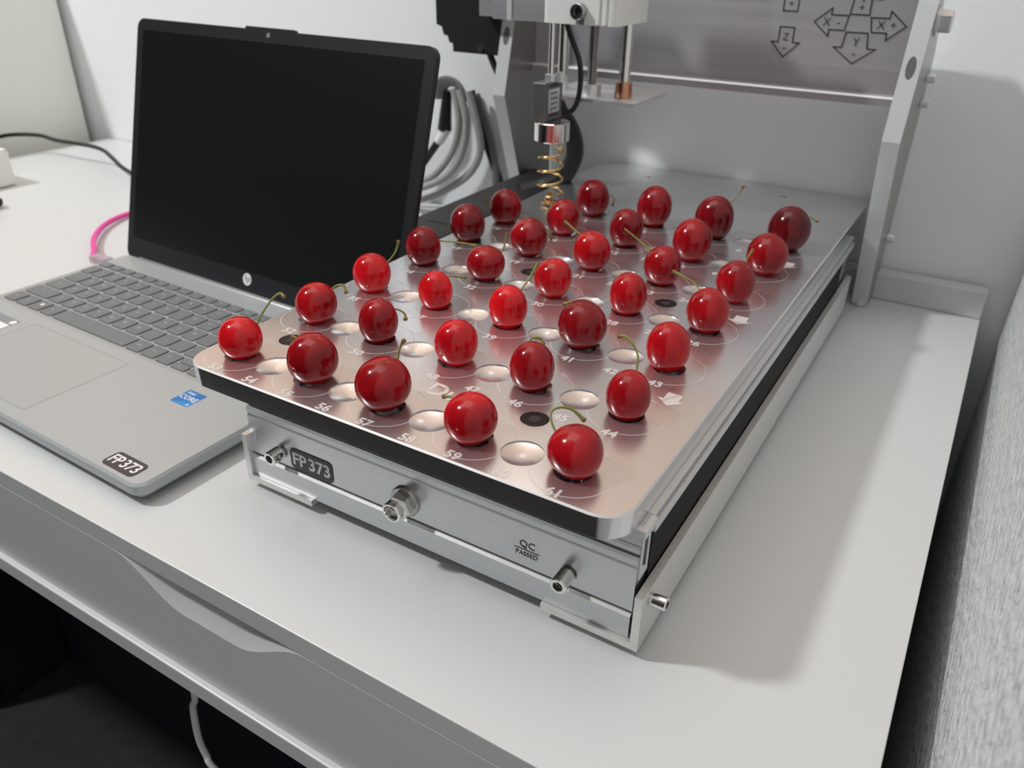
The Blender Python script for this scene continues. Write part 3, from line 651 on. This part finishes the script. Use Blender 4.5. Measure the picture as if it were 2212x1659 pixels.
CH=[
(1,1,[-26.8,0.9,98.4],12.4,13.1,0.95,[0.4,-0.91,-0.11],[-0.1,0.97,0.24],[[-27.8,11.3,101.2],[-28.3,15.9,102.4],[-26.4,21.2,109.5],[-23.6,26.9,115.8],[-20.8,29.7,117.8],[-18.7,29.7,116.5]]),
(1,2,[28.8,1.8,100.5],14.0,14.6,0.45,[-0.07,-1.0,-0.07],[-0.81,0.59,0.05],[[19.1,8.9,101.1],[13.9,12.6,101.4],[9.6,12.2,102.8],[5.5,11.4,103.5]]),
(1,3,[78.8,0.6,100.5],14.8,14.2,0.45,[-0.37,-0.62,-0.69],[-0.17,0.94,0.31],[[76.6,12.5,104.2],[75.8,16.6,105.5],[75.6,18.8,110.6],[76.0,20.6,114.3],[76.8,21.3,115.8]]),
(1,4,[134.0,-0.8,98.8],13.5,12.8,0.7,[0.05,-1.0,0.04],[-0.84,0.54,0.02],[[124.2,5.4,99.0],[118.9,8.8,99.1],[115.0,10.4,99.3],[110.7,10.7,98.1]]),
(1,5,[190.1,1.4,98.5],12.9,12.9,0.5,[-0.37,-0.62,-0.69],[-0.84,0.55,-0.01],[[180.9,7.5,98.4],[174.1,12.0,98.3],[169.9,14.7,102.2],[168.7,18.0,104.8],[171.3,22.0,105.6],[176.0,25.3,104.0],[181.0,26.8,99.6]]),
(2,1,[-24.4,60.4,99.2],13.3,13.5,0.6,[-0.37,-0.62,-0.69],[-0.02,0.96,0.28],[[-24.6,71.4,102.5],[-24.7,75.1,103.5],[-22.0,78.1,106.0],[-18.6,80.4,106.0],[-16.3,79.6,102.6]]),
(2,2,[25.6,60.7,99.1],11.9,14.5,0.4,[0.37,-0.92,-0.14],[0.28,0.91,0.31],[[28.4,70.0,102.9],[29.2,72.4,104.0],[32.5,74.5,102.8],[34.9,75.3,100.6],[35.6,74.6,98.5]]),
(2,3,[82.2,61.6,99.4],12.5,14.3,0.9,[-0.18,-0.96,-0.22],[0.18,0.94,0.29],None),
(2,4,[133.6,59.5,99.6],12.3,14.8,0.4,[0.51,-0.85,0.1],[-0.47,0.83,0.3],[[128.6,68.3,103.4],[125.3,74.0,105.9],[123.7,74.8,107.7],[125.6,77.0,108.5],[128.1,78.5,107.7],[129.4,78.4,105.2]]),
(2,5,[189.9,60.9,98.6],11.7,14.0,0.42,[0.2,-0.97,-0.1],[-0.18,0.92,0.35],[[188.0,70.2,102.8],[186.9,76.0,105.4],[185.6,80.1,111.5],[181.5,82.3,116.5],[176.6,83.2,119.5],[173.5,83.0,119.2]]),
(3,1,[-27.8,118.3,99.8],12.9,14.5,0.9,[0.31,-0.88,-0.35],[0.23,0.93,0.28],[[-25.2,128.6,103.4],[-24.3,132.2,104.6],[-21.4,136.3,110.0],[-20.3,138.3,114.4],[-19.9,139.2,117.5]]),
(3,2,[25.3,119.6,98.3],11.5,13.9,1.0,[0.85,-0.49,-0.18],[-0.07,0.96,0.26],[[24.7,129.1,101.5],[24.3,134.8,103.3],[27.5,140.5,102.2],[30.6,145.8,100.4]]),
(3,3,[81.0,120.4,99.7],12.2,14.9,1.0,[-0.07,-0.87,-0.49],[0.05,0.93,0.37],[[81.4,130.1,104.5],[81.6,134.3,106.5],[83.4,141.6,112.0],[84.8,149.4,119.3]]),
(3,4,[133.4,119.8,101.2],14.8,15.1,0.25,[-0.44,-0.88,-0.16],[-0.3,0.88,0.36],[[129.5,131.0,105.9],[127.3,137.4,108.5],[121.8,137.1,108.3],[116.7,136.0,106.2],[113.1,135.7,104.2]]),
(3,5,[187.5,121.5,100.0],12.5,15.2,0.75,[-0.12,-0.88,-0.46],[0.12,0.88,0.46],None),
(4,1,[-29.0,178.9,100.5],13.1,15.2,0.35,[-0.18,-0.95,-0.27],[0.5,0.85,0.17],[[-23.4,188.5,102.8],[-22.1,190.6,103.3],[-14.6,195.0,102.8],[-6.1,199.7,101.9],[1.7,203.6,100.5]]),
(4,2,[26.4,178.6,99.3],13.7,13.3,0.35,[-0.48,-0.86,-0.18],[0.27,0.91,0.3],[[29.6,189.4,102.8],[30.8,193.7,104.2],[31.8,197.0,110.8],[31.7,199.0,115.7]]),
(4,3,[81.3,178.5,99.8],13.0,14.4,0.75,[-0.29,-0.91,-0.31],[0.29,0.91,0.31],None),
(4,4,[136.5,180.3,100.0],12.4,15.1,0.7,[0.09,-0.98,-0.18],[-0.09,0.95,0.29],None),
(4,5,[190.0,181.7,100.5],13.4,15.0,0.5,[-0.04,-0.99,-0.13],[-0.62,0.62,0.48],[[182.9,188.8,106.7],[180.1,191.5,109.1],[175.2,193.6,112.3],[168.5,194.5,114.3],[160.8,195.0,116.3]]),
(5,1,[-30.2,239.8,101.9],14.4,16.1,0.2,[0.47,-0.81,-0.34],[-0.47,0.81,0.34],None),
(5,2,[26.8,239.2,101.3],14.3,15.5,0.35,[-0.26,-0.86,-0.44],[0.54,0.84,0.09],[[33.4,249.5,102.4],[36.9,253.3,101.4],[38.2,254.2,98.8]]),
(5,3,[81.4,238.7,101.1],13.7,15.6,0.6,[-0.18,-0.9,-0.39],[-0.74,0.5,0.45],[[72.7,244.6,107.1],[70.8,245.8,108.5],[63.5,246.8,111.1],[53.9,247.4,116.4]]),
(5,4,[136.2,240.0,100.6],13.1,15.4,0.35,[-0.05,-0.97,-0.24],[0.05,0.95,0.3],None),
(5,5,[189.8,237.8,100.6],13.2,15.3,0.45,[0.42,-0.91,-0.04],[0.08,0.76,0.64],[[190.7,246.5,109.1],[190.9,248.8,111.3],[192.0,251.6,115.3],[193.4,254.3,119.1]]),
(6,1,[-29.5,297.1,101.3],13.8,15.7,0.3,[-0.44,-0.73,-0.52],[-0.92,-0.4,-0.04],[[-40.4,292.4,100.7],[-44.3,290.3,101.4],[-45.9,290.5,105.1]]),
(6,2,[25.4,298.0,101.2],13.8,15.7,0.45,[-0.31,-0.9,-0.3],[0.31,0.9,0.3],None),
(6,3,[81.4,299.8,101.5],13.4,16.3,0.3,[-0.13,-0.96,-0.23],[0.36,-0.9,0.23],[[85.6,289.4,104.7],[87.1,285.5,105.9],[97.8,285.5,100.1],[109.0,285.2,93.7]]),
(6,4,[137.0,297.9,102.6],14.7,16.9,0.35,[-0.37,-0.62,-0.69],[0.37,0.62,0.69],None),
(6,5,[193.6,300.4,102.1],14.9,16.1,0.35,[-0.06,-0.95,-0.31],[0.06,0.95,0.31],None),
(7,2,[23.2,357.4,102.8],14.7,17.0,0.2,[-0.19,-0.93,-0.32],[0.69,0.7,0.15],[[31.9,366.3,105.0],[36.3,369.3,104.5],[38.5,370.0,101.3],[37.9,369.2,97.2]]),
(7,3,[79.9,361.1,103.7],14.8,18.1,0.3,[-0.07,-0.91,-0.41],[0.07,0.91,0.41],None),
(7,4,[133.6,358.3,104.2],15.3,18.5,0.15,[-0.37,-0.62,-0.69],[0.46,0.67,0.59],[[139.6,367.1,113.6],[145.5,370.8,120.1],[147.8,372.9,125.3],[148.9,374.0,128.7]]),
(7,5,[193.5,361.4,104.6],16.3,18.5,0.05,[-0.37,-0.62,-0.69],[0.54,0.58,0.61],[[201.1,369.5,114.2],[206.3,371.0,114.4],[211.0,371.2,112.2]])]
# ---------------------------------------------------------------- cherries
ORD = ['', 'front row', 'second row', 'third row', 'fourth row', 'fifth row', 'sixth row', 'back row']
POS = ['', 'leftmost', 'second from left', 'middle', 'second from right', 'rightmost']
LOOK = {}
def lerp(a, b, t): return tuple(x+(y-x)*t for x, y in zip(a, b))
def cherry(r, c, ctr, rh, rz, br, sd, cav, stem):
    tone = 'bright red' if br > .68 else 'mid red' if br > .42 else 'dark red' if br > .22 else 'very dark maroon'
    long_ = stem and sum((Vector(a)-Vector(b)).length for a, b in zip(stem[1:], stem[2:])) > 16
    stm = 'long-stemmed cherry' if long_ else 'short-stemmed cherry' if stem else 'cherry'
    where = '%s in the %s of the tray' % (POS[c] if r < 7 else ['', '', 'leftmost', 'second from left', 'third from left', 'rightmost'][c], ORD[r])
    t = thing('cherry', '%s %s, %s' % (tone, stm, where), 'cherry', (ctr[0], ctr[1], HT), group='cherries on the numbered tray')
    rr = random.Random(r*10+c)
    ph = [rr.uniform(0, 6.28) for _ in range(6)]; am = rr.uniform(.012, .03)
    s = Vector(sd).normalized(); k = Vector(cav).normalized()
    a = s.orthogonal().normalized(); b = s.cross(a)
    ths = [0.0, .03, .06, .09, .12, .155, .2, .26]+[.26+(math.pi-.26)*i/30 for i in range(1, 31)]
    bm = B(); seg = 44; rings = []
    for th in ths:
        rg = []
        for i in range(1 if th == 0 or th > 3.14159 else seg):
            f = 2*math.pi*i/seg
            d = s*math.cos(th)+(a*math.cos(f)+b*math.sin(f))*math.sin(th)
            g = 1.0
            g -= .020*math.exp(-(th/.05)**2); g += .010*math.exp(-((th-.11)/.03)**2); g -= .028*math.exp(-(th/.30)**2)
            ka = d.angle(k); g -= .13*math.exp(-(ka/.22)**2); g += .022*math.exp(-((ka-.55)/.25)**2)
            g += am*(math.sin(2*d.x*1.6+ph[0])+math.sin(3*d.y+ph[1])*math.sin(2.2*d.z+ph[2]))*.6+am*.5*math.sin(2*f+ph[3])*math.sin(th)**2
            rg.append(bm.verts.new((d.x*rh*g, d.y*rh*g, d.z*rz*g)))
        rings.append(rg)
    for p, q in zip(rings, rings[1:]):
        for i in range(seg):
            j = (i+1) % seg
            if len(p) == 1: bm.faces.new((p[0], q[i], q[j]))
            elif len(q) == 1: bm.faces.new((p[i], p[j], q[0]))
            else: bm.faces.new((p[i], p[j], q[j], q[i]))
    o = obj('flesh', bm, 'cherry', t, ctr, smooth=180)
    col = lerp(lerp((.11, .004, .007), (.42, .005, .010), min(1, br*2)), (.74, .008, .014), max(0, br*2-1)) if True else None
    o.color = (*col, 1)
    sp = Vector((s.x*rh, s.y*rh, s.z*rz))*0.958
    obj('blossom_scar', lathe(B(), [(0, .25), (.35, .2), (.5, 0), (0, -.2)], 10, tuple(s)), 'scar', t, tuple(Vector(ctr)+sp))
    if stem:
        n = len(stem)
        bm = tube(B(), stem, lambda q: .78-.22*math.sin(math.pi*min(1, q*1.3))+(.0 if q < .85 else (q-.85)*3.0), 8, 5)
        so = obj('stem', bm, 'stem', t, smooth=60)
        e = Vector(stem[-1]); dd = (e-Vector(stem[-2])).normalized()
        obj('stem_tip', lathe(B(), [(0, -1.4), (.8, -1.2), (1.25, 0), (1.4, .9), (.9, 1.5), (0, 1.3)], 9, tuple(dd)), 'stem_tip', so, tuple(e), smooth=60)
for q in CH: cherry(*q)
bpy.context.view_layer.update()
